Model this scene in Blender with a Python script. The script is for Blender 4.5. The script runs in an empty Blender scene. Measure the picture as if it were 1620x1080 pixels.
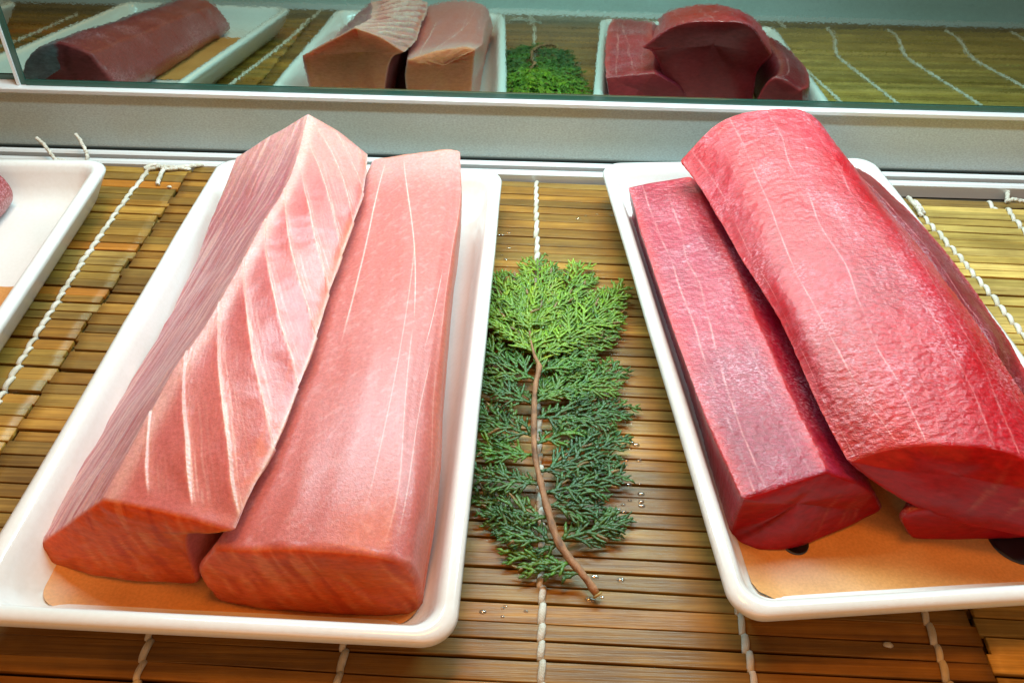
import bpy, math, random
import numpy as np
from mathutils import Matrix, Vector
random.seed(7)
SC = bpy.context.scene
COL = SC.collection

# ------------------------------------------------------------------ camera
CZ, TH, RO, FP = 0.275, 0.74806, 0.0278, 1300.085      # height, pitch, roll, focal length in px of a 1620 px wide frame
_Rv = Vector((1, 0, 0)); _Uv = Vector((0, math.sin(TH), math.cos(TH))); _Fv = Vector((0, math.cos(TH), -math.sin(TH)))
_Xc = _Rv * math.cos(RO) + _Uv * math.sin(RO); _Yc = -_Rv * math.sin(RO) + _Uv * math.cos(RO)
cd = bpy.data.cameras.new('camera'); cam = bpy.data.objects.new('camera', cd); COL.objects.link(cam)
cd.sensor_width = 36; cd.lens = FP / 1620 * 36; cd.clip_start = 0.01; cd.clip_end = 50
m = Matrix((_Xc, _Yc, -_Fv)).transposed().to_4x4(); m.translation = Vector((0, 0, CZ)); cam.matrix_world = m
SC.camera = cam

def P(px, py, z):
    """point of the photograph at a known height z above the mat (metres)"""
    d = _Xc * ((px - 810) / FP) + _Yc * (-(py - 540) / FP) + _Fv
    s = (z - CZ) / d.z
    return np.array((d.x * s, d.y * s, z))

# ------------------------------------------------------------------ light
w = bpy.data.worlds.new('World'); SC.world = w; w.use_nodes = True
bg = w.node_tree.nodes['Background']; bg.inputs[0].default_value = (1.0, 0.52, 0.27, 1); bg.inputs[1].default_value = 0.11
def area(name, loc, target, sx, sy, power, color):
    l = bpy.data.lights.new(name, 'AREA'); l.shape = 'RECTANGLE'; l.size = sx; l.size_y = sy; l.energy = power; l.color = color
    o = bpy.data.objects.new(name, l); COL.objects.link(o); o.location = loc
    o.rotation_euler = (Vector(target) - Vector(loc)).to_track_quat('-Z', 'Y').to_euler()
    return o
area('strip_light', (0.05, 0.415, 0.335), (0.05, 0.34, 0.0), 0.6, 0.014, 4.0, (0.58, 0.91, 1.0))
area('warm_ceiling_light', (-0.05, 0.30, 0.95), (0.0, 0.22, 0.0), 0.3, 0.12, 4.5, (1.0, 0.36, 0.06))
area('warm_room_light', (0.0, -0.5, 0.55), (0.0, 0.16, 0.0), 0.8, 0.3, 2.0, (1.0, 0.38, 0.09))
SC.view_settings.view_transform = 'Standard'; SC.view_settings.look = 'None'; SC.view_settings.gamma = 1
SC.view_settings.exposure = -0.06
SC.cycles.caustics_reflective = False; SC.cycles.caustics_refractive = False
SC.cycles.max_bounces = 8; SC.cycles.use_denoising = True

# ------------------------------------------------------------------ helpers
_rg = np.random.default_rng(3); _T = _rg.random(4096)
def _h(i, j, k): return _T[(i * 73 + j * 1471 + k * 2903 + (i * j) % 97 * 31) & 4095]
def noise(x, y, z=0.0):
    x = np.asarray(x, float) + 1000.0; y = np.asarray(y, float) + 1000.0; z = np.zeros_like(x) + z + 1000.0
    x, y, z = np.broadcast_arrays(x, y, z)
    i = np.floor(x).astype(int); j = np.floor(y).astype(int); k = np.floor(z).astype(int)
    fx, fy, fz = x - i, y - j, z - k
    fx = fx * fx * (3 - 2 * fx); fy = fy * fy * (3 - 2 * fy); fz = fz * fz * (3 - 2 * fz)
    def L(a, b, t): return a + (b - a) * t
    return L(L(L(_h(i, j, k), _h(i+1, j, k), fx), L(_h(i, j+1, k), _h(i+1, j+1, k), fx), fy),
             L(L(_h(i, j, k+1), _h(i+1, j, k+1), fx), L(_h(i, j+1, k+1), _h(i+1, j+1, k+1), fx), fy), fz)
def fbm(x, y, z=0.0, n=3):
    s = 0; a = .5
    for q in range(n): s = s + a * noise(x * 2**q, y * 2**q, z + q * 7.3); a *= .5
    return s / (1 - .5**n)
def ss(a, b, x): t = np.clip((x - a) / (b - a), 0, 1); return t * t * (3 - 2 * t)

def add_mesh(name, verts, faces, mat, parent=None, smooth=True, colors=None):
    me = bpy.data.meshes.new(name)
    verts = np.asarray(verts, np.float32)
    if isinstance(faces, np.ndarray):
        nf, k = faces.shape
        me.vertices.add(len(verts)); me.vertices.foreach_set('co', verts.ravel())
        me.loops.add(nf * k); me.loops.foreach_set('vertex_index', faces.astype(np.int32).ravel())
        me.polygons.add(nf); me.polygons.foreach_set('loop_start', np.arange(0, nf * k, k, dtype=np.int32))
        me.update(calc_edges=True)
    else:
        me.from_pydata(verts.tolist(), [], [tuple(int(i) for i in f) for f in faces])
    me.validate()
    me.polygons.foreach_set('use_smooth', [smooth] * len(me.polygons))
    if colors is not None:
        a = me.color_attributes.new('Col', 'FLOAT_COLOR', 'POINT')
        c = np.ones((len(verts), 4), np.float32); c[:, :3] = colors; a.data.foreach_set('color', c.ravel())
    me.materials.append(mat)
    o = bpy.data.objects.new(name, me); COL.objects.link(o)
    if parent: o.parent = parent
    return o
def empty(name, loc=(0, 0, 0), rz=0.0):
    o = bpy.data.objects.new(name, None); COL.objects.link(o); o.location = loc; o.rotation_euler = (0, 0, rz); o.empty_display_size = .02
    return o
def tag(o, label=None, cat=None, group=None, kind=None):
    if label: o['label'] = label
    if cat: o['category'] = cat
    if group: o['group'] = group
    if kind: o['kind'] = kind
    return o

class MB:
    """collects tubes, boxes, sheets into one mesh"""
    def __init__(s): s.v = []; s.f = []; s.c = []
    def n(s): return sum(len(a) for a in s.v)
    def add(s, v, f, c=(1, 1, 1)):
        b = s.n(); v = np.asarray(v, float); s.v.append(v); s.f += [tuple(i + b for i in q) for q in f]
        c = np.asarray(c, float); s.c.append(np.tile(c, (len(v), 1)) if c.ndim == 1 else c)
    def tube(s, pts, rad, seg=7, flat=1.0, c=(1, 1, 1), up=(0, 0, 1)):
        pts = np.asarray(pts, float); n = len(pts); rad = np.broadcast_to(np.asarray(rad, float), (n,))
        t = np.gradient(pts, axis=0); t /= np.linalg.norm(t, axis=1)[:, None] + 1e-12
        up = np.array(up, float); a = np.cross(t, up); bad = np.linalg.norm(a, axis=1) < 1e-3
        a[bad] = np.cross(t[bad], np.array((1., 0, 0))); a /= np.linalg.norm(a, axis=1)[:, None]
        b = np.cross(a, t); th = np.arange(seg) / seg * 2 * math.pi
        V = pts[:, None] + rad[:, None, None] * (a[:, None] * np.cos(th)[None, :, None] + b[:, None] * np.sin(th)[None, :, None] * flat)
        f = [(i*seg+j, i*seg+(j+1) % seg, (i+1)*seg+(j+1) % seg, (i+1)*seg+j) for i in range(n-1) for j in range(seg)]
        f += [tuple(range(seg))[::-1], tuple((n-1)*seg + j for j in range(seg))]
        s.add(V.reshape(-1, 3), f, c)
    def box(s, x0, x1, y0, y1, z0, z1, c=(1, 1, 1)):
        v = [(x, y, z) for x in (x0, x1) for y in (y0, y1) for z in (z0, z1)]
        s.add(v, [(0, 1, 3, 2), (4, 6, 7, 5), (0, 4, 5, 1), (2, 3, 7, 6), (0, 2, 6, 4), (1, 5, 7, 3)], c)
    def build(s, name, mat, parent=None, smooth=True):
        return add_mesh(name, np.concatenate(s.v), s.f, mat, parent, smooth, np.concatenate(s.c))

# ------------------------------------------------------------------ materials
def material(name, base=None, rough=.5, attr=False, metal=0, sss=0, sssr=(.01, .003, .002), spec=.5, coat=0, coatr=.1, bumps=(), var=None, glint=None):
    """bumps: (scale xyz, detail, strength, distance); var: (scale xyz, dark, light) multiplies the base colour"""
    mt = bpy.data.materials.new(name); mt.use_nodes = True; nt = mt.node_tree; N = nt.nodes; L = nt.links
    b = N['Principled BSDF']
    def inp(k, v):
        if k in b.inputs: b.inputs[k].default_value = v
    inp('Roughness', rough); inp('Metallic', metal); inp('Specular IOR Level', spec); inp('Coat Weight', coat); inp('Coat Roughness', coatr)
    if sss: inp('Subsurface Weight', sss); inp('Subsurface Radius', sssr); inp('Subsurface Scale', 1.0)
    tc = N.new('ShaderNodeTexCoord')
    def nz(scale, detail, src='Object', rot=0):
        mp = N.new('ShaderNodeMapping'); mp.inputs['Scale'].default_value = scale; mp.inputs['Rotation'].default_value = (0, 0, rot)
        L.new(tc.outputs[src], mp.inputs[0])
        t = N.new('ShaderNodeTexNoise'); t.inputs['Scale'].default_value = 1; t.inputs['Detail'].default_value = detail; t.inputs['Roughness'].default_value = .6
        L.new(mp.outputs[0], t.inputs[0]); return t.outputs[0]
    src = None
    if attr: a = N.new('ShaderNodeVertexColor'); a.layer_name = 'Col'; src = a.outputs[0]
    elif base: r = N.new('ShaderNodeRGB'); r.outputs[0].default_value = (*base, 1); src = r.outputs[0]
    for vr in (var or ()):
        sc, det, lo, hi = vr
        cr = N.new('ShaderNodeValToRGB'); cr.color_ramp.elements[0].position = .32; cr.color_ramp.elements[1].position = .68
        cr.color_ramp.elements[0].color = (*lo, 1); cr.color_ramp.elements[1].color = (*hi, 1)
        L.new(nz(sc, det), cr.inputs[0])
        mx = N.new('ShaderNodeMix'); mx.data_type = 'RGBA'; mx.blend_type = 'MULTIPLY'; mx.inputs[0].default_value = 1
        L.new(src, mx.inputs[6]); L.new(cr.outputs[0], mx.inputs[7]); src = mx.outputs[2]
    if glint:  # pale specks that paint specular glints into the base colour
        fsc, msc, fcol, amt = glint
        def ramp(v, a0, a1):
            q = N.new('ShaderNodeMapRange'); q.inputs['From Min'].default_value = a0; q.inputs['From Max'].default_value = a1; L.new(v, q.inputs['Value']); return q.outputs[0]
        mm = N.new('ShaderNodeMath'); mm.operation = 'MULTIPLY'; L.new(ramp(nz(fsc, 3, rot=.5), .50, .62), mm.inputs[0]); L.new(ramp(nz(msc, 2), .45, .66), mm.inputs[1])
        m2 = N.new('ShaderNodeMath'); m2.operation = 'MULTIPLY'; m2.inputs[1].default_value = amt; L.new(mm.outputs[0], m2.inputs[0])
        mx = N.new('ShaderNodeMix'); mx.data_type = 'RGBA'; mx.inputs[7].default_value = (*fcol, 1); L.new(m2.outputs[0], mx.inputs[0]); L.new(src, mx.inputs[6]); src = mx.outputs[2]
    L.new(src, b.inputs['Base Color'])
    prev = None
    for sc, det, st, dist in bumps:
        bp = N.new('ShaderNodeBump'); bp.inputs['Strength'].default_value = st; bp.inputs['Distance'].default_value = dist
        L.new(nz(sc, det), bp.inputs['Height'])
        if prev: L.new(prev, bp.inputs['Normal'])
        prev = bp.outputs[0]
    if prev: L.new(prev, b.inputs['Normal']); 
    if prev and coat: L.new(prev, b.inputs['Coat Normal'])
    return mt

M_ceramic = material('white_glazed_ceramic', (.80, .82, .80), rough=.16, spec=.5, sss=.05, sssr=(.004, .004, .004), bumps=(((60, 60, 60), 2, .08, .002),), var=(((14, 14, 14), 3, (.93, .93, .91), (1, 1, 1)), ((26, 16, 26), 2, (1, .97, .95), (1, 1, 1)), ((500, 500, 500), 1, (.97, .965, .955), (1, 1, 1))))
M_pale = material('pale_fish_flesh', attr=True, rough=.34, sss=.45, sssr=(.012, .0035, .0015), spec=.45, coat=.15, coatr=.25, bumps=(((900, 900, 900), 3, .30, .0004), ((2600, 2600, 2600), 1, .25, .0002)), var=(((700, 700, 700), 3, (.86, .80, .78), (1.1, 1.1, 1.1)),))
M_tuna = material('red_tuna_flesh', attr=True, rough=.30, sss=.10, sssr=(.006, .001, .001), spec=.5, coat=.38, coatr=.14, glint=((620, 1350, 900), (38, 26, 38), (.86, .46, .55), .55), bumps=(((420, 1000, 800), 4, .55, .0008), ((2000, 2000, 2000), 1, .6, .0003)), var=(((500, 900, 700), 3, (.72, .6, .65), (1.15, 1.25, 1.25)),))
M_skin = material('silver_fish_skin', attr=True, rough=.28, metal=.3, coat=.4, bumps=(((250, 250, 250), 3, .5, .0006),), var=(((160, 160, 160), 3, (.6, .6, .7), (1.3, 1.3, 1.3)),))
M_bamboo = material('bamboo_slat_wood', attr=True, rough=.45, spec=.35, coat=.08, coatr=.2, bumps=(((30, 900, 400), 3, .5, .0005),),
    var=(((14, 420, 200), 4, (.62, .56, .46), (1.22, 1.2, 1.15)), ((45, 60, 60), 3, (.80, .76, .68), (1.12, 1.1, 1.06)), ((8, 1500, 600), 2, (.86, .84, .8), (1.06, 1.06, 1.06))))
M_string = material('white_cotton_string', (.70, .68, .60), rough=.85, sss=.1, sssr=(.002, .002, .002), bumps=(((2500, 1200, 2500), 2, .8, .0005),), var=(((120, 120, 120), 2, (.72, .7, .62), (1.1, 1.1, 1.1)),))
M_metal = material('brushed_aluminium', (.58, .67, .67), rough=.42, metal=.25, bumps=(((8, 60, 1500), 3, .06, .0003), ((1100, 1100, 1100), 2, .16, .0002)), var=(((3, 3, 30), 2, (.92, .92, .90), (1.05, 1.06, 1.05)), ((700, 700, 1400), 2, (.82, .83, .83), (1.12, 1.12, 1.12)), ((5, 5, 9), 2, (.86, .90, .86), (1.08, 1.08, 1.1))))
M_metal_bright = material('polished_aluminium', (.84, .88, .88), rough=.25, metal=.25, bumps=(((10, 900, 900), 2, .05, .0002),))
M_dark = material('dark_gap_shade', (.02, .028, .025), rough=.5)  # near-black colour paints the shade inside the ledge gaps
M_green_edge = material('green_glass_edge', (.03, .10, .075), rough=.12, coat=.5)
M_counter = material('dark_counter_surface', (.05, .038, .025), rough=.6, var=(((20, 20, 20), 3, (.7, .7, .7), (1.1, 1.1, 1.1)),))
M_stem = material('brown_cypress_bark', (.30, .165, .085), rough=.7, bumps=(((600, 250, 600), 3, .8, .0008),), var=(((300, 120, 300), 3, (.45, .42, .4), (1.4, 1.3, 1.2)),))
M_leaf = material('cypress_scale_leaves', attr=True, rough=.45, sss=.1, sssr=(.002, .004, .001), bumps=(((900, 900, 900), 2, .5, .0005),), var=(((260, 260, 260), 2, (.6, .65, .6), (1.3, 1.25, 1.3)),))
M_sheet = material('tan_floor_sheet', (.70, .36, .12), rough=.42, coat=0, spec=.3, bumps=(((200, 200, 200), 2, .1, .0003),), var=(((22, 22, 22), 3, (.86, .78, .68), (1.06, 1.03, 1.0)), ((900, 900, 900), 1, (.86, .85, .82), (1.0, 1.0, 1.0))))
M_hole = material('black_drain_hole', (.006, .006, .008), rough=.35)
M_cut = material('fresh_cut_wood', (.42, .30, .10), rough=.7, bumps=(((900, 900, 900), 2, .5, .0004),))
def mat_mirror(name, col, mixf):
    mt = bpy.data.materials.new(name); mt.use_nodes = True; nt = mt.node_tree; N = nt.nodes; L = nt.links
    b = N['Principled BSDF']; b.inputs['Metallic'].default_value = 1; b.inputs['Roughness'].default_value = .015; b.inputs['Base Color'].default_value = (*col, 1)
    tc = N.new('ShaderNodeTexCoord'); t = N.new('ShaderNodeTexNoise'); t.inputs['Scale'].default_value = 700; t.inputs['Detail'].default_value = 2
    L.new(tc.outputs['Object'], t.inputs[0]); bp = N.new('ShaderNodeBump'); bp.inputs['Strength'].default_value = .02; bp.inputs['Distance'].default_value = .0002
    L.new(t.outputs[0], bp.inputs['Height']); L.new(bp.outputs[0], b.inputs['Normal'])
    return mt
M_mirror = mat_mirror('green_tinted_mirror_glass', (.36, .53, .47), 1)
def mat_water():
    mt = bpy.data.materials.new('clear_water'); mt.use_nodes = True; nt = mt.node_tree; N = nt.nodes; N.remove(N['Principled BSDF'])
    tr = N.new('ShaderNodeBsdfTransparent'); tr.inputs[0].default_value = (.93, .93, .93, 1); g = N.new('ShaderNodeBsdfGlossy'); g.inputs['Roughness'].default_value = .12
    mx = N.new('ShaderNodeMixShader')
    mx.inputs[0].default_value = .22; nt.links.new(tr.outputs[0], mx.inputs[1]); nt.links.new(g.outputs[0], mx.inputs[2]); nt.links.new(mx.outputs[0], N['Material Output'].inputs[0])
    return mt
M_water = mat_water()

# ------------------------------------------------------------------ setting: counter, back ledge, mirror
mb = MB(); mb.box(-1.4, 1.4, -.12, .60, -.03, -.0085); tag(mb.build('counter_surface', M_counter, smooth=False), kind='structure')

def extrude(profile, x0, x1, nx=2):
    v = []; f = []; n = len(profile)
    for x in np.linspace(x0, x1, nx): v += [(x, y, z) for y, z in profile]
    for i in range(nx-1):
        for j in range(n): f.append((i*n+j, i*n+(j+1) % n, (i+1)*n+(j+1) % n, (i+1)*n+j))
    f += [tuple(range(n))[::-1], tuple((nx-1)*n + j for j in range(n))]
    return v, f
GZ = .0443
ledge = empty('metal_ledge', (0, .46, -.008)); tag(ledge, 'brushed aluminium ledge with two thin rails running along the back under the mirror glass', 'ledge')
def part_profile(name, prof, mat, parent, x0=-1.3, x1=1.3, smooth=False):
    mb = MB(); v, f = extrude(prof, x0, x1); mb.add(v, f); o = mb.build(name, mat, None, smooth)
    o.data.transform(Matrix.Translation(-parent.location)); o.parent = parent; return o
part_profile('face_panel', [(.4655, -.0075), (.4655, .0385), (.4835, .0385), (.4835, -.0075)], M_metal, ledge)
part_profile('top_lip', [(.4648, .0388), (.4643, .0393), (.4643, .0414), (.4650, .0421), (.4850, .0422), (.4850, .0388)], M_metal_bright, ledge)
part_profile('rail', [(.4590, -.0075), (.4590, .0014), (.4602, .0026), (.4622, .0026), (.4626, .0014), (.4626, -.0075)], M_metal_bright, ledge)
part_profile('rail', [(.4495, -.0075), (.4495, .0006), (.4507, .0018), (.4535, .0018), (.4540, .0006), (.4540, -.0075)], M_metal_bright, ledge)
part_profile('channel', [(.4541, -.0075), (.4541, -.0012), (.4589, -.0012), (.4589, -.0075)], M_dark, ledge)
part_profile('channel', [(.4627, -.0075), (.4627, .0012), (.4654, .0012), (.4654, -.0075)], M_dark, ledge)  # solid dark filler puts the shade between rail and face into colour
part_profile('edge_shadow_gap', [(.4640, .0013), (.4640, .0032), (.4654, .0032), (.4654, .0013)], M_dark, ledge)

A = math.radians(5.2)
def glass(name, label, x0, x1, ybase, group=None):
    o = empty(name, (x0, ybase, GZ)); tag(o, label, 'glass pane', group)
    h = .42; tk = .005; c, s = math.cos(A), math.sin(A)
    def slab(nm, a0, a1, zz0, zz1, t0, t1, mat):
        v = []
        for x in (a0, a1):
            for (zz, t) in ((zz0, t0), (zz1, t0), (zz1, t1), (zz0, t1)): v.append((x - x0, zz * s + t * c, zz * c - t * s))
        mbb = MB(); mbb.add(v, [(0, 1, 2, 3), (7, 6, 5, 4), (0, 4, 5, 1), (1, 5, 6, 2), (2, 6, 7, 3), (3, 7, 4, 0)]); return mbb.build(nm, mat, o, False)
    slab('mirror_sheet', x0, x1, .0012, h, 0, tk, M_mirror)
    slab('bottom_seal', x0, x1, -.0020, .0010, -.0012, tk, M_green_edge)
    return o, slab
YB = 1.88 * .25 - .0005
XL = -.3005
g1, slab = glass('sliding_mirror_pane', 'large greenish mirror pane above the ledge, right of the upright bright edge', XL, 1.25, YB)
slab('edge_trim', XL - .0036, XL - .0002, -.002, .42, -.0005, .0055, M_green_edge)
slab('edge_strip', XL - .0056, XL - .0037, -.002, .42, -.0015, .0055, M_metal_bright)
g2, slab = glass('sliding_mirror_pane', 'narrow end of a mirror pane at the far left behind the upright bright edge', -1.2, XL - .004, YB + .007)

# front lip of the display case (seen only in the mirror)
front = empty('front_ledge', (0, -.04, -.008)); tag(front, 'brushed grey front ledge of the case, seen along the top of the mirror', 'ledge')
part_profile('face_panel', [(-.060, -.0075), (-.040, -.0075), (-.055, .09), (-.075, .09)], M_metal, front)
part_profile('rail', [(-.0395, -.0075), (-.0395, -.001), (-.036, .000), (-.030, .000), (-.028, -.0075)], M_metal_bright, front)

# ------------------------------------------------------------------ bamboo mats
def slat_strip(mb, xa, xb, yc, wd, ang, col, z0=0., th=.0022, seed=0):
    n = max(6, int(abs(xb - xa) / .006)); t = np.linspace(0, 1, n); x = xa + (xb - xa) * t
    wob = (fbm(x * 9 + seed * 3.1, seed * 1.7 + 0 * x, n=2) - .5) * .0016
    y = yc + math.tan(ang) * x + wob; dz = (fbm(x * 7 + seed, seed * 2.3 + 5 + 0 * x, n=2) - .5) * .0007
    hw = wd / 2 * (1 - .05 * noise(x * 30, seed + 0 * x))
    prof = [(-1, -th), (-1, -.0008), (-.98, -.0003), (-.955, -.00010), (-.93, -.00002), (-.88, -.00001), (-.4, 0.), (0, 0.), (.4, 0.), (.88, -.00001), (.93, -.00002), (.955, -.00010), (.98, -.0003), (1, -.0008), (1, -th)]
    V = np.zeros((n, len(prof), 3))
    for j, (p, q) in enumerate(prof): V[:, j, 0] = x - math.tan(ang) * p * hw; V[:, j, 1] = y + p * hw; V[:, j, 2] = z0 + q + dz
    k = len(prof); f = [(i*k+j, (i+1)*k+j, (i+1)*k+j+1, i*k+j+1) for i in range(n-1) for j in range(k-1)]
    f += [tuple(range(k)), tuple((n-1)*k + j for j in range(k))[::-1]]
    mb.add(V.reshape(-1, 3), f, col)
def make_mat(label, xl, xr, y0, y1, ang, palette, strings, z0=0., step=.0073, seed=1, ydrift=0.):
    """xl/xr functions of y; strings: list of functions x(y)"""
    rnd = random.Random(seed)
    root = empty('bamboo_mat', (0, 0, 0)); tag(root, label, 'bamboo mat', 'bamboo slat mats lining the case')
    mb = MB(); ys = []; y = y1
    while y > y0:
        wd = step * rnd.uniform(.82, 1.16); y -= wd
        c = np.array(palette[rnd.randrange(len(palette))]) * (1.03, .92, .60) * rnd.uniform(.66, 1.22)
        a = ang + rnd.uniform(-.0035, .0035); yc = y + wd / 2
        slat_strip(mb, xl(yc) + rnd.uniform(-.0016, .0012), xr(yc) + rnd.uniform(-.0016, .0012), yc, wd - rnd.uniform(.0002, .0006), a, c, z0, seed=seed * 100 + len(ys))
        ys.append((y, wd, a))
    mb.build('slats', M_bamboo, root)
    for k, fx in enumerate(strings):
        sb = MB()
        for (yy, wd, a) in ys:
            x = fx(yy + wd / 2); yb = yy + math.tan(a) * x
            ofs = rnd.uniform(-.0004, .0004)
            p0 = np.array((x + .0007 + ofs, yb + wd + .0006, z0 - .0010)); p3 = np.array((fx(yy) - .0006 + ofs, yb - .0006, z0 - .0010))
            t = np.linspace(0, 1, 9)[:, None]; pts = p0 + (p3 - p0) * t; pts[:, 2] = z0 - .0012 + .0020 * np.sin(np.pi * t[:, 0])**.45
            r = .00122 * (0.75 + .35 * np.sin(np.pi * t[:, 0])**.6) * rnd.uniform(.88, 1.12)
            sb.tube(pts, r, 8, .75)
            # second ply twisting the other way
            q = pts.copy(); q[:, 0] += np.linspace(-.0009, .0009, 9); sb.tube(q, r * .62, 7, .75)
        sb.build('binding_string', M_string, root)
    return root
def thru(*px):
    q = np.array(sorted([tuple(P(a, b, 0)[:2])[::-1] for a, b in px])); return lambda y: float(np.interp(y, q[:, 0], q[:, 1]))
gold = [(.38, .22, .055), (.35, .19, .040), (.42, .27, .08), (.25, .17, .06), (.33, .23, .07), (.40, .18, .035), (.30, .22, .09)]
brown = [(.34, .20, .055), (.30, .17, .045), (.36, .22, .065), (.26, .16, .05), (.32, .22, .075), (.28, .19, .07)]
pale = [(.56, .47, .22), (.52, .44, .20), (.60, .50, .25), (.50, .40, .16), (.58, .48, .20)]
grey = [(.28, .21, .11), (.25, .18, .09), (.30, .22, .10)]
seam = lambda y: -.2053 - (.4025 - y) * .049
curve = lambda x0: (lambda y: x0 + .030 * (1 - ss(.04, .18, y)) - .006 * ss(.28, .44, y))
# lower layer seen only as a strip along the back and front edge
make_mat('lowest brown bamboo mat peeking out behind the others along the rail', lambda y: -.9, lambda y: .9, -.022, .4465, -.018, grey, [lambda y: .0105, lambda y: -.2287, lambda y: .2385, lambda y: .2950], z0=-.0042, seed=5)
make_mat('golden bamboo mat at the left, under the cut-off white tray', lambda y: -.85, lambda y: seam(y) - .0006, .048, .4395, -.035, gold, [lambda y: -.2287 + .004 * np.sin(y * 14), lambda y: -.36, lambda y: -.47], seed=11)
make_mat('wide brown bamboo mat in the middle, under the green sprig', lambda y: seam(y) + .0006, lambda y: .1708 + .06 * ss(.2, .42, y), .046, .4435, -.026, brown, [lambda y: -.1252 + .002 * np.sin(y * 20), lambda y: -.0556, lambda y: .0120 + .0022 * (1 - y / .45), lambda y: .0862 - .026 * (y - .125), lambda y: .1532 + .01 * (y - .13)], seed=21)
make_mat('pale yellow bamboo mat at the right edge beyond the red tuna tray', lambda y: .1722 + .06 * ss(.2, .42, y), lambda y: .85, .040, .4370, -.030, pale, [thru((1436, 313), (1470, 350), (1535, 425), (1622, 533)), curve(.3045), curve(.3720), curve(.4370), curve(.51)], seed=31)

# ------------------------------------------------------------------ trays
TW, TL = .1650, .2895
def make_tray(label, cx, cy, rz, sheet=None):
    root = empty('serving_tray', (cx, cy, 0), rz); tag(root, label, 'tray', 'white rectangular trays')
    # (inset, z) from the outer underside over the rim into the bowl
    sec = [(.030, .0012), (.0150, .0010), (.0115, .0030), (.0075, .0085), (.0035, .0165), (.0010, .0210), (.0000, .0232), (.0006, .0249), (.0022, .0258), (.0040, .0260), (.0056, .0255), (.0070, .0240), (.0086, .0205), (.0110, .0140), (.0140, .0095), (.0180, .0070), (.0230, .0062), (.040, .0060)]
    na = 10; Rn = .0115; rings = []
    for ins, z in sec:
        hx, hy = TW / 2 - ins, TL / 2 - ins; r = max(Rn - ins * .35, .004); ring = []
        for (sx, sy, a0) in ((1, 1, 0), (-1, 1, 90), (-1, -1, 180), (1, -1, 270)):
            for k in range(na + 1):
                a = math.radians(a0 + 90 * k / na); ring.append((sx * (hx - r) + r * math.cos(a), sy * (hy - r) + r * math.sin(a), z))
        # extra points along the long sides keep the slight hand-made wobble smooth
        out = []
        for i in range(len(ring)):
            p, q = np.array(ring[i]), np.array(ring[(i + 1) % len(ring)]); d = np.linalg.norm(q - p); k = max(1, int(d / .012))
            k = 1 if d < .01 else 12
            for t in range(k): out.append(p + (q - p) * t / k)
        rings.append(np.array(out))
    V = np.array(rings); n = V.shape[1]
    wob = (fbm(V[..., 0] * 14 + cx * 50, V[..., 1] * 14, n=2) - .5)
    V[..., 2] += wob * .0009 * ss(.004, .02, V[..., 2]); V[..., 0] += wob * .0011 * np.sign(V[..., 0]); V[..., 1] += wob * .0009 * np.sign(V[..., 1])
    f = [(i*n+j, i*n+(j+1) % n, (i+1)*n+(j+1) % n, (i+1)*n+j) for i in range(len(sec)-1) for j in range(n)]
    f += [tuple(range(n))[::-1], tuple((len(sec)-1)*n + j for j in range(n))]
    add_mesh('dish', V.reshape(-1, 3), f, M_ceramic, root)
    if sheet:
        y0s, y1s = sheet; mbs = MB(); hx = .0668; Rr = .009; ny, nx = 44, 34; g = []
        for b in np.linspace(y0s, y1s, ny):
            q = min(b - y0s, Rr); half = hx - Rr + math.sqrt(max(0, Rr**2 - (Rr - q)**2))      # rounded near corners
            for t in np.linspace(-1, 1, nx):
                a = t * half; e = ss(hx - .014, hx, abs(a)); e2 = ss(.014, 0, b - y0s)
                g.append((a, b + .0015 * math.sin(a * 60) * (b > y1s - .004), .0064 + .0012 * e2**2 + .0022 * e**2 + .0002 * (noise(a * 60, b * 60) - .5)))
        mbs.add(g, [(i*nx+j, i*nx+j+1, (i+1)*nx+j+1, (i+1)*nx+j) for i in range(ny-1) for j in range(nx-1)]); mbs.build('floor_sheet', M_sheet, root)  # thin tan sheet that colours part of the tray floor orange
    return root
def hole(tray, wx, wy, r):
    """flush black drain hole in the tray floor at a world position"""
    c, s = math.cos(-tray.rotation_euler[2]), math.sin(-tray.rotation_euler[2]); dx, dy = wx - tray.location[0], wy - tray.location[1]
    x, y = c * dx - s * dy, s * dx + c * dy; mb = MB(); k = 28
    v = [(x + rr * math.cos(a), y + rr * math.sin(a), z) for rr, z in ((r, .0061), (r, .0071), (r * .9, .0072), (r * .84, .0068)) for a in np.arange(k) / k * 2 * math.pi]
    f = [(i*k+j, i*k+(j+1) % k, (i+1)*k+(j+1) % k, (i+1)*k+j) for i in range(3) for j in range(k)] + [tuple(3*k + j for j in range(k))]
    mb.add(v, f); mb.build('drain_hole', M_hole, tray)
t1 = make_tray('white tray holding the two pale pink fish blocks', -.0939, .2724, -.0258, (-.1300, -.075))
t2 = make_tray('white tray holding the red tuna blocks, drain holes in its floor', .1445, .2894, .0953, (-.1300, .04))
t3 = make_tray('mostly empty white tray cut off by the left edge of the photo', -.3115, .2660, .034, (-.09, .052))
t4 = make_tray('white tray seen only in the mirror at the far left corner', -.575, .270, .03)
hx = P(1256, 858, .006); hole(t2, hx[0], hx[1] - .0005, .0052)
hx = P(1600, 868, .006); hole(t2, hx[0] + .004, hx[1] + .004, .0115)

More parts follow.
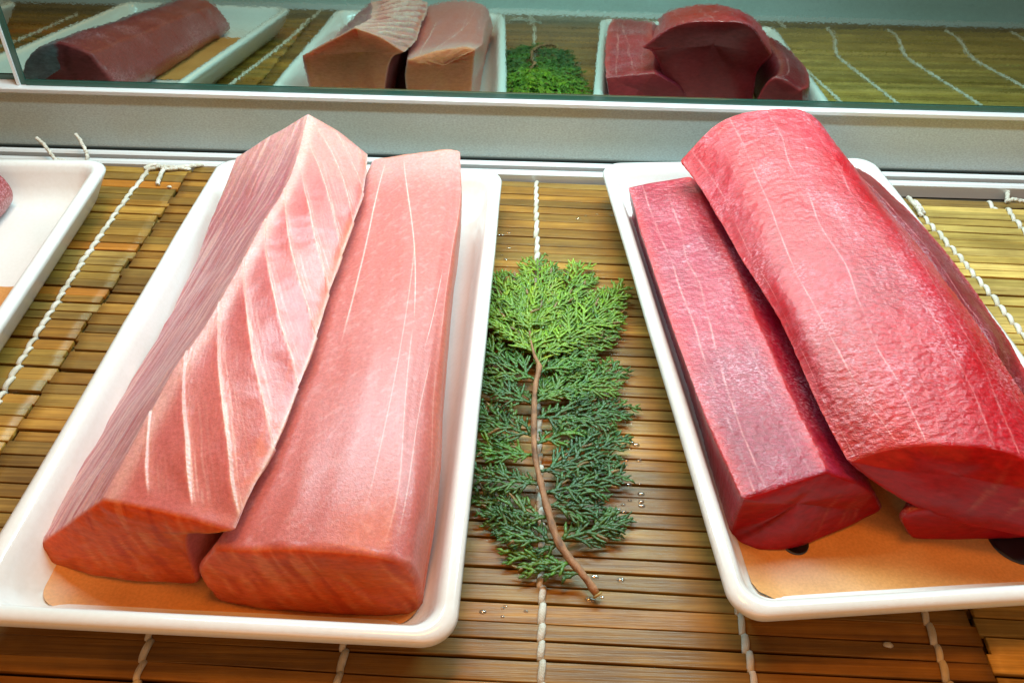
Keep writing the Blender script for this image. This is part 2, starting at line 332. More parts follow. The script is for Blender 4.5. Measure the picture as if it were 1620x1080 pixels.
# ------------------------------------------------------------------ fish blocks
def resample(pts, n):
    pts = np.array(pts, float); k = len(pts)
    # Catmull-Rom then uniform arc length
    dense = []
    for i in range(k - 1):
        p0 = pts[i-1] if i else 2*pts[0] - pts[1]; p1, p2 = pts[i], pts[i+1]; p3 = pts[i+2] if i + 2 < k else 2*pts[-1] - pts[-2]
        for t in np.linspace(0, 1, 24, endpoint=False):
            dense.append(.5 * ((2*p1) + (-p0+p2)*t + (2*p0-5*p1+4*p2-p3)*t*t + (-p0+3*p1-3*p2+p3)*t**3))
    dense.append(pts[-1]); d = np.array(dense); s = np.r_[0, np.cumsum(np.linalg.norm(np.diff(d, axis=0), axis=1))]; s /= s[-1]
    u = np.linspace(0, 1, n); return np.stack([np.interp(u, s, d[:, a]) for a in range(3)], 1)
def block(root, lines, corners, nseg, nv, disp, colf, mat, name='flesh', ncap=26, bevel=.0022, blur=6, capbulge=.0015):
    """lines: closed ring of longitudinal polylines (world points, back to front)"""
    K = len(lines); C = np.stack([resample(l, nv) for l in lines], 1)          # nv,K,3
    ring = []; U = []
    for i in range(K):
        p0, p1, p2, p3 = C[:, (i-1) % K], C[:, i], C[:, (i+1) % K], C[:, (i+2) % K]
        m1 = (p2 - p1) if corners[i] else .5 * (p2 - p0); m2 = (p2 - p1) if corners[(i+1) % K] else .5 * (p3 - p1)
        for t in np.arange(nseg[i]) / nseg[i]:
            ring.append((2*t**3-3*t*t+1) * p1 + (t**3-2*t*t+t) * m1 + (-2*t**3+3*t*t) * p2 + (t**3-t*t) * m2); U.append(i + t)
    G = np.stack(ring, 1); U = np.array(U); n = len(U)
    for _ in range(blur): G = .5 * G + .25 * (np.roll(G, 1, 1) + np.roll(G, -1, 1))
    def cap(R, d):
        c = R.mean(0); rows = []; vv = []
        for k in range(1, ncap + 1):
            q = 1 - k / ncap; s = 1 - (1 - q)**1.0
            dist = (1 - s)                                      # 0 at edge
            e = min(1., dist * np.linalg.norm(R - c, axis=1).mean() / bevel)
            off = bevel * (math.sqrt(max(0, 1 - (1 - e)**2))) + capbulge * math.sin(min(1, dist * 1.6) * math.pi / 2)
            rows.append(c + (R - c) * s + d * off); vv.append(dist)
        return rows, vv
    ax = (G[-1].mean(0) - G[-8].mean(0)); ax[2] *= .3; ax /= np.linalg.norm(ax); ax0 = G[0].mean(0) - G[8].mean(0); ax0[2] *= .3; ax0 /= np.linalg.norm(ax0)
    fr, fv = cap(G[-1], ax); br, bv = cap(G[0], ax0)
    full = np.stack(br[::-1] + list(G) + fr, 0); V = np.array([-b for b in bv[::-1]] + list(np.linspace(0, 1, nv)) + [1 + a for a in fv])
    UU, VV = np.meshgrid(U, V)
    du = np.roll(full, -1, 1) - np.roll(full, 1, 1); dv = np.gradient(full, axis=0)
    nr = np.cross(du, dv); nl = np.linalg.norm(nr, axis=2)[..., None]; nr = nr / (nl + 1e-12)
    cen = full.mean((0, 1)); mid = len(V) // 2
    sgn = np.sign(((full[mid] - full[mid].mean(0)) * nr[mid]).sum(1).mean()); nr *= sgn
    d = disp(UU, VV, full) * np.clip(nl[..., 0] / 1e-8, 0, 1); d[0] = d[-1] = 0
    full = full + nr * d[..., None]
    full[..., 2] = np.maximum(full[..., 2], .0067)
    col = colf(UU, VV, full)
    nr_, nc_ = full.shape[:2]; i, j = np.meshgrid(np.arange(nr_ - 1), np.arange(nc_), indexing='ij')
    F = np.stack([i*nc_+j, i*nc_+(j+1) % nc_, (i+1)*nc_+(j+1) % nc_, (i+1)*nc_+j], -1).reshape(-1, 4)
    if sgn < 0: F = F[:, ::-1]
    v = full.reshape(-1, 3) - np.array(root.location)
    o = add_mesh(name, v, F, mat, root, True, np.clip(col.reshape(-1, 3), 0, 1))
    o.data.materials.append(M_cutface_red if mat is M_tuna else M_cutface_pale)
    cutrow = (V[:-1] > 1.02) | (V[:-1] < -.04)
    o.data.polygons.foreach_set('material_index', np.repeat(cutrow.astype(np.int32), nc_))
    return o
M_cutface_pale = material('cut_face_pale_fish', attr=True, rough=.45, sss=.6, sssr=(.014, .0035, .001), spec=.2, bumps=(((500, 500, 900), 3, .3, .0004),), var=(((300, 300, 900), 3, (.85, .75, .7), (1.12, 1.1, 1.1)),))
M_cutface_red = material('cut_face_red_fish', attr=True, rough=.36, sss=.4, sssr=(.010, .001, .001), spec=.22, bumps=(((400, 400, 700), 3, .25, .0003),), var=(((250, 250, 700), 3, (.75, .7, .7), (1.15, 1.2, 1.2)),))
def mixc(a, b, t): return a + (np.asarray(b, float) - a) * t[..., None]
def L(*p): return [P(*q) for q in p]
def off(line, dx=0, dy=0, z=None, dz=0):
    o = []
    for k, p in enumerate(line):
        q = np.array(p, float); q[0] += dx; q[1] += dy; q[2] = (z if z is not None else q[2] + dz); o.append(q)
    return o
FRONT = lambda V: ss(1.0, 1.05, V)
REAR = lambda V: ss(0.0, -.05, V)

# --- pale block with the ridge and open flakes
rootA = empty('fish_block', P(240, 860, .006)); tag(rootA, 'pale pink fish block with a raised ridge and white flaking seams', 'fish block', 'pale fish blocks in the left tray')
S = L((372, 250, .044), (340, 330, .030), (297, 440, .020), (243, 545, .016), (147, 702, .013), (47, 866, .010))
Rg = L((487, 181, .066), (463, 270, .061), (413, 360, .057), (337, 493, .052), (267, 597, .049), (203, 712, .044), (165, 785, .039))
T = L((583, 245, .0485), (575, 305, .048), (548, 385, .047), (520, 470, .046), (496, 550, .0455), (443, 690, .044), (400, 775, .043), (374, 836, .0405))
Mi = [a * .5 + b * .5 + np.array((0, 0, .0020)) for a, b in zip(resample(Rg, 8), resample(T, 8))]
LU = off(T, -.011, .001, dz=-.007); BRr = off(T, -.019, 0, z=.0064)
LU[-1] = P(300, 842, .034); BRr[-1] = P(316, 922, .0068)
Sb = off(S, .005, 0, z=.0064); Sb[-1] = P(75, 890, .0064); Bm = [a * .5 + b * .5 for a, b in zip(resample(Sb, 8), resample(BRr, 8))]; Bm[-1] = P(180, 914, .0064)
linesA = [S, Rg, Mi, T, LU, BRr, Bm, Sb]
def uA(U): return np.clip((U - 1) / 2, 0, 1)
NA = 9.0
def phaseA(U, V):
    u = uA(U); return NA * (np.clip(V, 0, 1)**.86 - .34 * u**.92 + .02) + .10 * (noise(U * 2.2, V * 4.5) - .5)
def dispA(U, V, X):
    u = uA(U); f = ((U > 1) & (U < 3.02)) * ss(0.0, .03, V) * (1 - ss(.93, .99, V)); ph = phaseA(U, V); fr = ph - np.floor(ph)
    saw = (1 - fr)**1.5                                          # high just past a seam, sloping down to the next
    d = f * saw * .0026 * (.25 + .9 * ss(.05, .6, u)) * (1 - .75 * ss(.85, 1., u))
    fib = noise(ph * 26 + U * 5, U * 22, 3.) - .5                # fine fibres beside the seams
    d += f * fib * .00022 * (np.exp(-fr * 4) + np.exp(-(1 - fr) * 5))
    left = ((U < 1) & (V > 0) & (V < 1)); d += left * (noise(U * 26 + V * 26, V * 8) - .5) * .0005
    d += (fbm(X[..., 0] * 60, X[..., 1] * 60, X[..., 2] * 60) - .5) * .0016
    d += FRONT(V) * (fbm(X[..., 0] * 160, X[..., 2] * 300) - .5) * .0012
    return d
def colA(U, V, X):
    u = uA(U); c = np.zeros(U.shape + (3,)) + np.array((.56, .155, .135))
    big = fbm(X[..., 0] * 35, X[..., 1] * 35, 1.); c = mixc(c, (.48, .10, .10), ss(.35, .65, big) * .6)
    left = (1 - ss(.96, 1.10, U)) * (U < 7.9)
    st = noise(U * 30 + V * 34, V * 7, 2.); st2 = noise(U * 75 + V * 60, V * 14, 4.)
    lc = mixc(np.zeros_like(c) + np.array((.47, .15, .17)), (.70, .40, .37), ss(.4, .75, .5 * st + .5 * st2) * .8)
    c = c * (1 - left[..., None]) + lc * left[..., None]
    band = np.exp(-((U - 1.12) / .16)**2); c = mixc(c, (.78, .52, .45), band * .5)
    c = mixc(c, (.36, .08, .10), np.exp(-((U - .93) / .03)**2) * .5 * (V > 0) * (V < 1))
    ph = phaseA(U, V); fr = ph - np.floor(ph); face = ((U > 1) & (U < 3.0)) * ss(0, .02, V) * (1 - ss(.96, .99, V))
    rag = .6 + .8 * noise(ph * 2, U * 30, 6.)
    seamw = np.exp(-fr / (.028 * rag)) + .8 * np.exp(-(1 - fr) / (.022 * rag))
    strong = .65 + .5 * noise(np.floor(ph) * 1.7 + .5, u * 3.5, 12.)
    c = mixc(c, (.86, .70, .62), np.clip(face * seamw * (.25 + .85 * ss(.0, .6, u)) * strong, 0, .95))
    strands = ss(.55, .8, noise(ph * 30 + u * 3, u * 7, 8.)) * np.exp(-(1 - fr) / .22) * ss(.15, .6, u)
    c = mixc(c, (.88, .74, .66), np.clip(face * strands * .75, 0, 1))
    c = mixc(c, (.62, .13, .05), face * ss(.86, .97, u) * ss(.45, .65, noise(V * 6, u * 2, 21.)) * .7)
    halo = np.exp(-(1 - fr) / .16) * face; c = mixc(c, (.76, .44, .36), halo * .35)
    edge = np.exp(-((U - 3.0) / .05)**2) * (V < 1); c = mixc(c, (.82, .62, .54), edge * .6)
    c = mixc(c, (.72, .42, .36), ss(.25, 0., V) * .45 * (U < 3.2))
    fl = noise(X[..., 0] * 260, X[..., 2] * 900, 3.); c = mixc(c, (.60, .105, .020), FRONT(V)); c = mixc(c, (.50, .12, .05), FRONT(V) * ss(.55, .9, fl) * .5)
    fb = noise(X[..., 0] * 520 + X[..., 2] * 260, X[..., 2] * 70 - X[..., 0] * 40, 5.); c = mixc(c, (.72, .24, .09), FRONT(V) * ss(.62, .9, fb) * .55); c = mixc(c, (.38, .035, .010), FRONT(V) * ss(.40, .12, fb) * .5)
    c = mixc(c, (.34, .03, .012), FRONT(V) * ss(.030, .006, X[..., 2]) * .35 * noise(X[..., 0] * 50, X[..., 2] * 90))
    c = mixc(c, (.78, .24, .11), REAR(V))
    return c
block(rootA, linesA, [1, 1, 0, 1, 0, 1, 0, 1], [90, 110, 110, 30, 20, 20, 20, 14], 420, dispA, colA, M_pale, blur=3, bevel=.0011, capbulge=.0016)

# --- smooth pale block
rootB = empty('fish_block', P(500, 960, .006)); tag(rootB, 'smooth pale pink fish block with a flat top, right one in its tray', 'fish block', 'pale fish blocks in the left tray')
b1 = L((588, 254, .0440), (553, 345, .041), (500, 500, .039), (440, 660, .038), (385, 790, .036), (338, 862, .033))
b2 = L((655, 244, .0505), (640, 400, .046), (600, 600, .0445), (550, 760, .043), (505, 862, .0405))
b3 = L((721, 239, .0525), (716, 330, .047), (690, 470, .044), (660, 640, .042), (650, 780, .040), (640, 885, .036))
b4 = L((724, 262, .044), (731, 330, .041), (717, 450, .037), (702, 620, .032), (690, 790, .026), (668, 940, .013))
b5 = off(b4, -.003, 0, z=.0064); b5[-1] = P(664, 969, .0064)
b0 = off(b1, .001, 0, z=.0064); b0[-1] = P(345, 946, .0064); b05 = off(b1, -.002, 0, dz=-.014); b05[-1] = P(315, 900, .020)
bm = [a * .5 + b * .5 for a, b in zip(resample(b5, 8), resample(b0, 8))]; bm[-1] = P(500, 964, .0064)
def dispB(U, V, X):
    d = (fbm(X[..., 0] * 40, X[..., 1] * 25, 3.) - .5) * .0012
    d += (noise(U * 5 - V * 3, V * 3.) - .5) * .0006 * ((U < 3) & (V < 1))
    d += FRONT(V) * (fbm(X[..., 0] * 160, X[..., 2] * 260) - .5) * .0012
    return d
def colB(U, V, X):
    c = np.zeros(U.shape + (3,)) + np.array((.56, .155, .135)); x, y = X[..., 0], X[..., 1]
    big = fbm(x * 30, y * 30, 8.); c = mixc(c, (.58, .20, .18), ss(.35, .7, big) * .3)
    grain = noise(x * 500 - y * 500, y * 260 + x * 260, 4.); c = mixc(c, (.66, .32, .30), ss(.6, .95, grain) * .35)
    top = (U > .05) & (U < 3) & (V < 1)
    def ln(f, wdt, s, v0, v1):
        return np.exp(-((U - f(V)) / wdt)**2) * ss(v0, v0 + .05, V) * (1 - ss(v1 - .08, v1, V)) * s * top
    for args in ((lambda v: .35 + .1*v, .008, .8, .0, .6), (lambda v: .75 + 1.3 * v, .009, .75, .0, .55), (lambda v: 1.1 + .25 * v, .010, .35, .3, .95), (lambda v: 2.05 - .45 * (v - .4)**2 * 6, .010, .85, .38, .62),
                 (lambda v: 2.45 - .1 * np.sin(v * 6), .012, .6, .1, .6), (lambda v: 2.2 - 1.0 * (v - .62), .010, .6, .6, .98), (lambda v: 1.6 + .15 * np.sin(v * 9), .014, .35, .55, 1.), (lambda v: 2.45 + .5 * (v - .6), .012, .5, .62, .98)):
        c = mixc(c, (.86, .68, .62), np.clip(ln(*args), 0, 1))
    c = mixc(c, (.62, .17, .11), ss(2.2, 2.8, U) * (U < 4.6) * (V < 1.02) * .75)
    c = mixc(c, (.72, .46, .42), ss(.16, 0, V) * .5)
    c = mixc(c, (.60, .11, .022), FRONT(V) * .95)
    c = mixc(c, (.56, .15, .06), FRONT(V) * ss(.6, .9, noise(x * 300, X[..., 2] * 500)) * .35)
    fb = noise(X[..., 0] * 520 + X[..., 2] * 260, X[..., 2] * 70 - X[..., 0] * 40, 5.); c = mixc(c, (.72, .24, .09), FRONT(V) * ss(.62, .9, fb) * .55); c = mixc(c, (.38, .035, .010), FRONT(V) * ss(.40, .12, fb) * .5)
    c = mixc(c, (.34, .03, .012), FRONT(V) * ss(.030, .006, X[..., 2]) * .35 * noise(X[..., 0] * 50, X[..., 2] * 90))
    c = mixc(c, (.78, .24, .11), REAR(V))
    return c
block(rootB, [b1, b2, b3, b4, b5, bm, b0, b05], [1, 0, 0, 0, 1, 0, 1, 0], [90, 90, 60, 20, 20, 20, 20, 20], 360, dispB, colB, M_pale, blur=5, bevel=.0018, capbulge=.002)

# --- tuna
def tuna_col(seed, base, dark, light, nlines, u0, u1, faceU):
    def f(U, V, X):
        x, y, z = X[..., 0], X[..., 1], X[..., 2]
        c = np.zeros(U.shape + (3,)) + np.array(base)
        c = mixc(c, dark, ss(.35, .7, fbm(x * 32 + seed, y * 22, seed * 1.)) * .7)
        c = mixc(c, light, ss(.52, .85, fbm(x * 340 + seed, y * 420, seed + 3. + X[..., 2] * 300)) * .35)
        c = mixc(c, light, ss(.5, .8, fbm(x * 25, y * 18, seed + 9.)) * .25)
        top = ((U > u0) & (U < u1) & (V < 1) & (V > 0))
        patch = ss(.35, .62, fbm(x * 42 + seed, y * 26, seed + 11.)); fk = fbm(x * 560 + y * 160, y * 760 - x * 200, seed + 6., n=2)
        c = mixc(c, np.array(light) * (1.15, 1.5, 1.5), ss(.54, .74, fk) * patch * .12 * top)  # faint pale flecks add to the painted glints
        c = mixc(c, (.50, .004, .010), (1 - patch) * .7 * top * (seed == 2))
        for k in range(nlines):
            p = u0 + (u1 - u0) * (k + .6) / nlines
            q = p + .10 * np.sin(V * 2.2 + k * 2.3) + .11 * (noise(V * 9, k * 3.3 + 0 * V, seed * 2.) - .5) - .12 * V
            g = np.exp(-((U - q) / .010)**2) * (.05 + .95 * noise(V * 26, k * 1.7 + 0 * V, seed)) * (.4 + .6 * ((k * 7 + seed) % 3 > 0))
            c = mixc(c, (.80, .36, .34), np.clip(g * top, 0, 1) * .9)
        e = np.exp(-(np.minimum(abs(U - faceU[0]), abs(U - faceU[1])) / .10)**2) * (V < 1); c = mixc(c, (.68, .06, .06), e * .65)
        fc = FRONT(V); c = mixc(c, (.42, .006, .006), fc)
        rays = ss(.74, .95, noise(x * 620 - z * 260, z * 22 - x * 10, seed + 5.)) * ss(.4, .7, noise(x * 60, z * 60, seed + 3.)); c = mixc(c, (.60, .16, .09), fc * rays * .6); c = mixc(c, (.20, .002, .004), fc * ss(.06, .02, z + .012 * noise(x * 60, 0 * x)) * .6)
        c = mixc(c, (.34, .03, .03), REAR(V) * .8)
        return c
    return f
def tuna_disp(seed, amp=.0022):
    def f(U, V, X):
        x, y = X[..., 0], X[..., 1]; body = ss(1.03, 1., V) * ss(-.03, 0., V)
        d = (fbm(x * 50 + seed, y * 38, seed * 2.) - .5) * amp
        d += body * (fbm(x * 300 + y * 90, y * 520 - x * 120, seed + 1.) - .5) * .0005
        d += body * (fbm(x * 800, y * 1000, seed + 2., n=2) - .5) * .00035
        d += FRONT(V) * (fbm(x * 140, X[..., 2] * 200, seed) - .5) * .0006
        return d
    return f
rootD = empty('tuna_block', P(1240, 862, .006)); tag(rootD, 'dark red tuna block with a purplish top, lowest left in its tray', 'fish block', 'red tuna blocks in the right tray')
d1 = L((993, 297, .0345), (1040, 450, .035), (1100, 620, .0355), (1172, 785, .034))
d0 = L((1000, 335, .013), (1052, 500, .0115), (1104, 665, .010), (1153, 838, .010)); d0b = off(d0, .002, 0, z=.0064); d0b[-1] = P(1168, 862, .0064)
d2 = L((1092, 281, .0395), (1152, 400, .039), (1222, 560, .038), (1308, 741, .035))
d3 = off(d2, .022, 0, dz=-.012); d3[-1] = P(1372, 768, .024)
d4 = off(d2, .028, -.001, z=.0070); d4[-1] = P(1395, 803, .0070)
dm = [a * .55 + b * .45 for a, b in zip(resample(d0b, 6), resample(d4, 6))]; dm[-1] = P(1262, 862, .0064)
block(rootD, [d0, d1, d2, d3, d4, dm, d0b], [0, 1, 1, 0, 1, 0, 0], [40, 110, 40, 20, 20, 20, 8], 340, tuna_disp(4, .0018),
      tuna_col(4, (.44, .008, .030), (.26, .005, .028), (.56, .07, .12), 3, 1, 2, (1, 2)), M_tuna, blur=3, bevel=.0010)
rootE = empty('tuna_block', P(1560, 860, .006)); tag(rootE, 'thin dark strip of tuna between the large red block and the right tray rim', 'fish block', 'red tuna blocks in the right tray')
e2 = L((1362, 268, .036), (1395, 292, .035), (1480, 378, .033), (1560, 483, .032), (1625, 592, .031), (1700, 745, .030))
e1 = off(e2, -.022, -.004, dz=.006); e0 = off(e2, -.032, -.01, z=.0064); e0[-1] = P(1436, 846, .0066); e1[-1] = P(1440, 800, .024)
e3 = off(e2, .002, 0, dz=-.013); e4 = off(e2, -.003, 0, z=.0064); e4[-1] = P(1670, 845, .0066); e2[-1] = P(1690, 770, .028); e3[-1] = P(1690, 810, .015)
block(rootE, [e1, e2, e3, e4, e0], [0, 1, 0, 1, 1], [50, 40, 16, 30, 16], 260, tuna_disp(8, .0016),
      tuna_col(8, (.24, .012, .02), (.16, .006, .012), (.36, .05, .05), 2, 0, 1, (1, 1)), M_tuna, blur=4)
rootC = empty('tuna_block', P(1560, 838, .02)); tag(rootC, 'large bright red tuna block lying on top of the other tuna, pale glints painted on its top', 'fish block', 'red tuna blocks in the right tray')
c0 = L((1076, 256, .054), (1120, 318, .051), (1160, 392, .0495), (1232, 505, .047), (1288, 630, .043), (1337, 726, .0375))
c1 = L((1140, 192, .072), (1190, 300, .064), (1245, 430, .0575), (1320, 585, .051), (1402, 706, .0445))
c2 = L((1225, 172, .0765), (1285, 300, .069), (1360, 430, .062), (1430, 570, .056), (1490, 699, .0505))
c3 = L((1287, 184, .0735), (1370, 310, .066), (1450, 430, .061), (1530, 560, .056), (1600, 712, .0500))
c4 = L((1345, 266, .052), (1420, 350, .050), (1520, 478, .049), (1622, 625, .046), (1720, 780, .041))
c5 = off(c4, -.008, 0, dz=-.012); c5[-1] = P(1690, 846, .022)
u1_ = L((1240, 330, .035)); 
bB1 = [np.array((.162, .385, .014)), np.array((.172, .30, .016)), P(1570, 838, .018)]
bB2 = [np.array((.116, .385, .012)), np.array((.145, .30, .021)), P(1450, 800, .024)]
c05 = off(c0, .010, 0, dz=-.006); c05[-1] = P(1378, 759, .031)
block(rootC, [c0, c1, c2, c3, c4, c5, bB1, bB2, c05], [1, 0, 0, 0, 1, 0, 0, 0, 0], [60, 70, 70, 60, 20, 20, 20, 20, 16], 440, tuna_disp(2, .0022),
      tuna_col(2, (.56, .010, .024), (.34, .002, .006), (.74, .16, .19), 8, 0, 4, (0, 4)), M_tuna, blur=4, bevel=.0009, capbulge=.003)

# --- dark skinned block in the cut-off tray, and one more beyond it
def plain_block(root, x0, x1, y0, y1, h, rz, mat, colf, seed):
    c, s = math.cos(rz), math.sin(rz); cx, cy = root.location[0], root.location[1]
    def W(x, y, z): return np.array((cx + c * (x - cx) - s * (y - cy), cy + s * (x - cx) + c * (y - cy), z))
    ys = np.linspace(y1, y0, 6)
    def ln(x, z, k=0): return [W(x, y, z * (1 - .05 * i) + 0) for i, y in enumerate(ys)]
    Ls = [ln(x0, .012), ln(x0 + .012, h * .75), ln((x0 + x1) / 2, h), ln(x1 - .012, h * .86), ln(x1, .020), [W(x1 - .004, y, .0066) for y in ys], [W(x0 + .006, y, .0066) for y in ys]]
    block(root, Ls, [0, 0, 0, 1, 0, 1, 1], [30, 40, 40, 30, 10, 20, 10], 160, tuna_disp(seed, .003), colf, mat, ncap=18)
def skin_col(U, V, X):
    c = np.zeros(U.shape + (3,)) + np.array((.30, .05, .055))
    sk = 1 - ss(1.9, 2.1, U + .15 * (noise(V * 12, U) - .5)); c = mixc(c, (.30, .30, .33), sk * (.6 + .4 * noise(X[..., 0] * 90, X[..., 1] * 60)))
    return mixc(c, (.33, .05, .05), ss(2.2, 3, U))
rootF = empty('fish_block', (-.32, .27, .006)); tag(rootF, 'dark red fish block with silvery skin in the cut-off left tray', 'fish block')
plain_block(rootF, -.352, -.2800, .155, .3895, .050, .03, M_tuna, skin_col, 12)
rootG = empty('fish_block', (-.575, .27, .006)); tag(rootG, 'pale fish block in the tray seen only in the far left mirror', 'fish block')
plain_block(rootG, -.62, -.54, .16, .385, .045, .03, M_pale, lambda U, V, X: np.zeros(U.shape + (3,)) + np.array((.50, .24, .22)), 13)

# ------------------------------------------------------------------ cypress sprig
rs = random.Random(5)
sprig = empty('cypress_sprig', P(865, 800, 0)); tag(sprig, 'green cypress sprig with a brown stem lying on the mat between the two trays', 'leafy sprig')
def rel(a): return np.asarray(a, float) - np.array(sprig.location)
stem_px = [(944, 939, .0035), (925, 912, .006), (900, 882, .007), (880, 850, .008), (867, 808, .009), (856, 765, .010), (846, 715, .011), (845, 655, .012), (847, 610, .0125), (853, 580, .013), (845, 560, .0125), (838, 520, .012), (845, 470, .010)]
sp = resample([P(*q) for q in stem_px], 70); sb = MB()
rad = np.interp(np.arange(70) / 69, [0, .08, .4, .62, .68, .70, .80, 1], [.0018, .0019, .0015, .0013, .0016, .0009, .0006, .0004]) * .85 * (1 + .5 * (noise(np.arange(70) * .9, 0) - .5))
sb.tube(rel(sp), rad, 12); sb.build('stem', M_stem, sprig)
cb = MB(); dv = sp[0] - sp[1]; dv /= np.linalg.norm(dv); cb.tube(rel([sp[0] + dv * .0001, sp[0] + dv * .0010]), [.0020, .0016], 12); cb.build('cut_end', M_cut, sprig)
def twig(mb, p, ang, length, r, zt, col, curve=0.):
    n = max(4, int(length / .0009)); t = np.linspace(0, 1, n); a = ang + curve * t
    x = p[0] + np.cumsum(np.cos(a)) * length / n; y = p[1] + np.cumsum(np.sin(a)) * length / n; z = p[2] + (zt - p[2]) * t + .0006 * np.sin(t * 3 + p[0] * 900)
    pts = np.stack([x, y, np.maximum(z, .0008)], 1); pts = np.vstack([p, pts]); t = np.r_[0, t]
    rr = r * (1 - .35 * t) * (1 + .22 * np.cos(np.arange(len(t)) * math.pi)); rr[-1] *= .45
    mb.tube(rel(pts), rr, 6, .62, col); return pts, a
def frond(mb, p, q, col, wdt=1.0, bend=0.):
    p, q = np.array(p), np.array(q); d = q - p; Lg = math.hypot(d[0], d[1]); ang = math.atan2(d[1], d[0]) - bend / 2
    col = np.array(col)
    pts, aa = twig(mb, p, ang, Lg, .00085, q[2], col * .8, bend); n = len(pts); sd = rs.choice((-1, 1)); s = .0025
    while s < Lg * .96:
        hue = rs.random(); colk = col * (1.25, 1.05, .8) if hue > .75 else (col * (.75, .8, .9) if hue < .3 else col)
        u = s / Lg; i = min(n - 2, int(u * n)); base = pts[i]; al = ang + bend * u
        l1 = wdt * Lg * .5 * (1 - u)**.75 * (.45 + .9 * min(1, u / .3)) * rs.uniform(.75, 1.15) + .0028
        l1 = min(l1, .023)
        a1 = al + sd * rs.uniform(.62, .85); z1 = max(.0012, base[2] + rs.uniform(-.0035, .0015)); c1 = colk * rs.uniform(.8, 1.15)
        p1, _ = twig(mb, base, a1, l1, .00088, z1, c1, -sd * rs.uniform(.15, .5)); m1 = len(p1)
        s2 = .0018; sd2 = rs.choice((-1, 1))
        while s2 < l1 * .92:
            u2 = s2 / l1; b2_ = p1[min(m1 - 2, int(u2 * m1))]; l2 = (.0022 + .42 * l1 * (1 - u2)) * rs.uniform(.7, 1.2); l2 = min(l2, .0078)
            twig(mb, b2_, a1 - sd * .3 * u2 + sd2 * rs.uniform(.5, .75), l2, .00070, max(.001, b2_[2] + rs.uniform(-.0012, .0012)), (c1 if rs.random() > .04 else np.array((.20, .13, .04))) * rs.uniform(.8, 1.25), -sd2 * .25)
            sd2 = -sd2; s2 += rs.uniform(.0014, .0021)
        sd = -sd; s += rs.uniform(.0022, .0034)
lit_green = (.145, .27, .018); mid = (.070, .175, .020); dim_green = (.050, .130, .022); blue = (.040, .115, .026)  # strip-light falloff painted into the greens, brighter at the top, plus some leaf hue
fronds = [((845, 560), (850, 408), lit_green, .9, .1), ((848, 575), (925, 415), lit_green, .8, -.25), ((858, 560), (988, 448), lit_green, .62, .3), ((852, 590), (972, 505), mid, .8, .1),
 ((850, 625), (985, 580), mid, .9, .25), ((848, 660), (1000, 640), dim_green, .8, .25), ((856, 745), (985, 690), blue, 1., .3), ((862, 780), (990, 745), blue, .8, .2), ((885, 852), (990, 815), dim_green, .9, .35), ((866, 800), (960, 800), blue, .9, .4),
 ((845, 560), (790, 428), lit_green, .9, -.2), ((842, 545), (762, 470), lit_green, .95, -.2), ((846, 600), (752, 530), mid, .9, -.3), ((846, 640), (750, 580), dim_green, .9, -.25), ((845, 690), (746, 640), dim_green, .95, -.3),
 ((846, 720), (744, 695), (.07, .20, .02), .9, -.3), ((856, 765), (745, 745), dim_green, .9, -.3), ((870, 820), (752, 780), dim_green, .9, -.35), ((888, 862), (765, 812), dim_green, .8, -.4), ((905, 890), (800, 868), mid, .75, -.5), ((838, 520), (880, 455), lit_green, .9, 0), ((838, 525), (815, 440), lit_green, .8, 0), ((915, 905), (855, 900), dim_green, .5, -.4), ((850, 700), (930, 660), mid, .8, .3), ((845, 640), (930, 560), mid, .8, 0)]
for k, (a, b, col, wd, bend) in enumerate(fronds):
    mb = MB(); z0 = np.interp(a[1], [520, 940], [.012, .006]); frond(mb, P(a[0], a[1], z0), P(b[0], b[1], .003 + .003 * rs.random()), col, wd * .80, bend)
    mb.build('frond', M_leaf, sprig)

# ------------------------------------------------------------------ loose string ends and knots
def string(root, pts, r=.0011, wob=.0003):
    p = resample(pts, 60); p = p + (np.stack([noise(np.arange(60) * .5, i * 9.) for i in range(3)], 1) - .5) * wob * 2
    mb = MB(); mb.tube(p - np.array(root.location), r * (1 + .12 * np.sin(np.arange(60) * 1.3)), 8)
    a = np.arange(60) * .55; side = np.stack([np.cos(a), np.zeros(60), np.sin(a)], 1) * r * .55; mb.tube(p + side - np.array(root.location), r * .62, 6)
    mb.build('strand', M_string, root)
bow = empty('string_bow', P(95, 255, .002)); tag(bow, 'loose white string bow with two upright ends above the cut-off left tray', 'string')
string(bow, [P(58, 218, .014), P(72, 232, .011), P(90, 255, .006), P(100, 262, .003)]); string(bow, [P(120, 212, .015), P(130, 228, .012), P(138, 245, .008), P(136, 262, .003)]); string(bow, [P(88, 252, .004), P(110, 256, .004), P(136, 258, .004)])
kn = empty('string_knot', P(262, 266, .002)); tag(kn, 'flat white string knot at the top of the left string line', 'string', 'string knots at the mat ends')
string(kn, [P(228, 266, .0012), P(245, 261, .0018), P(262, 267, .002), P(290, 264, .002), P(320, 261, .0012)], .0012); string(kn, [P(232, 269, .001), P(262, 263, .003), P(300, 268, .001)], .0010); string(kn, [P(262, 264, .002), P(255, 275, .0014), P(249, 292, .0012)], .0012)
kn2 = empty('string_knot', (.0075, .03, .002)); tag(kn2, 'small string knot at the front mat edge, seen in the mirror above the sprig', 'string', 'string knots at the mat ends')
string(kn2, [(-.014, .040, .001), (-.006, .036, .003), (.008, .038, .003), (.022, .040, .001)], .0011)
kn3 = empty('string_knot', P(1440, 318, .002)); tag(kn3, 'white string loop at the back corner of the red tuna tray', 'string', 'string knots at the mat ends')
string(kn3, [P(1436, 312, .001), P(1442, 318, .004), P(1452, 330, .003), P(1458, 342, .001)], .0012); string(kn3, [P(1446, 318, .001), P(1454, 325, .004), P(1462, 338, .001)], .0011)
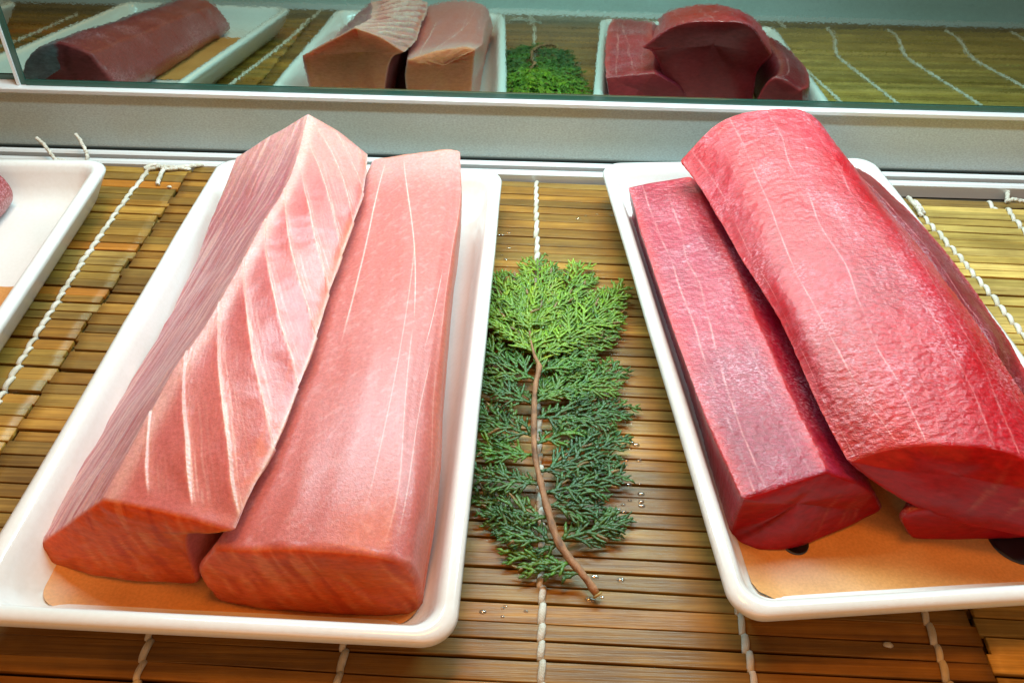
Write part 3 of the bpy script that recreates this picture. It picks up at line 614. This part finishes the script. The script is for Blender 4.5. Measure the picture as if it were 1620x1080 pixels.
kn4 = empty('string_knot', P(1605, 318, .002)); tag(kn4, 'white string end at the back of the pale right mat, by the photo edge', 'string', 'string knots at the mat ends')
string(kn4, [P(1590, 318, .001), P(1605, 316, .003), P(1625, 320, .001)], .0012); string(kn4, [P(1594, 316, -.001), P(1594, 306, -.002), P(1596, 298, -.003)], .0012)

# ------------------------------------------------------------------ water drops and crumbs on the mat
wt = MB(); rw = random.Random(9)
clusters = [((770, 372), 10, 45, 4), ((945, 345), 6, 40, 6), ((800, 400), 5, 30, 12), ((985, 760), 9, 28, 35), ((1000, 800), 6, 25, 20), ((965, 930), 5, 50, 20), ((790, 970), 5, 45, 12), ((1000, 690), 4, 15, 25), ((900, 560), 4, 30, 30)]
for (cx_, cy_), n, sx_, sy_ in clusters:
    for _ in range(n):
        p = P(cx_ + rw.uniform(-sx_, sx_), cy_ + rw.uniform(-sy_, sy_), -.0001); r = rw.uniform(.0005, .0013)
        rings = [(1, 0), (.92, .35), (.7, .7), (.38, .92), (.05, 1)]; k = 10; v = [(p[0] + 1.4 * r * a * math.cos(t), p[1] + r * a * math.sin(t), p[2] + r * .55 * b) for a, b in rings for t in np.arange(k) / k * 2 * math.pi]
        wt.add(v, [(i*k+j, i*k+(j+1) % k, (i+1)*k+(j+1) % k, (i+1)*k+j) for i in range(4) for j in range(k)] + [tuple(4*k + j for j in range(k)), tuple(range(k))[::-1]])
tag(wt.build('water_drops', M_water), 'scattered small water drops on the bamboo mat around the sprig', 'water drops', kind='stuff')
def crumb(px, py, r, lab):
    p = P(px, py, r * .4); mb = MB(); mb.tube([(-r, 0, 0), (-r * .5, .1 * r, .1 * r), (.4 * r, 0, .15 * r), (r, -.1 * r, 0)], [r * .3, r * .62, r * .7, r * .25], 8, .7)
    o = mb.build('fish_crumb', M_string); o.location = p; tag(o, lab, 'crumb')
crumb(1405, 1020, .0017, 'tiny white crumb on the mat in front of the red tuna tray')
crumb(268, 296, .0014, 'tiny white crumb beside the left string line near the ledge')
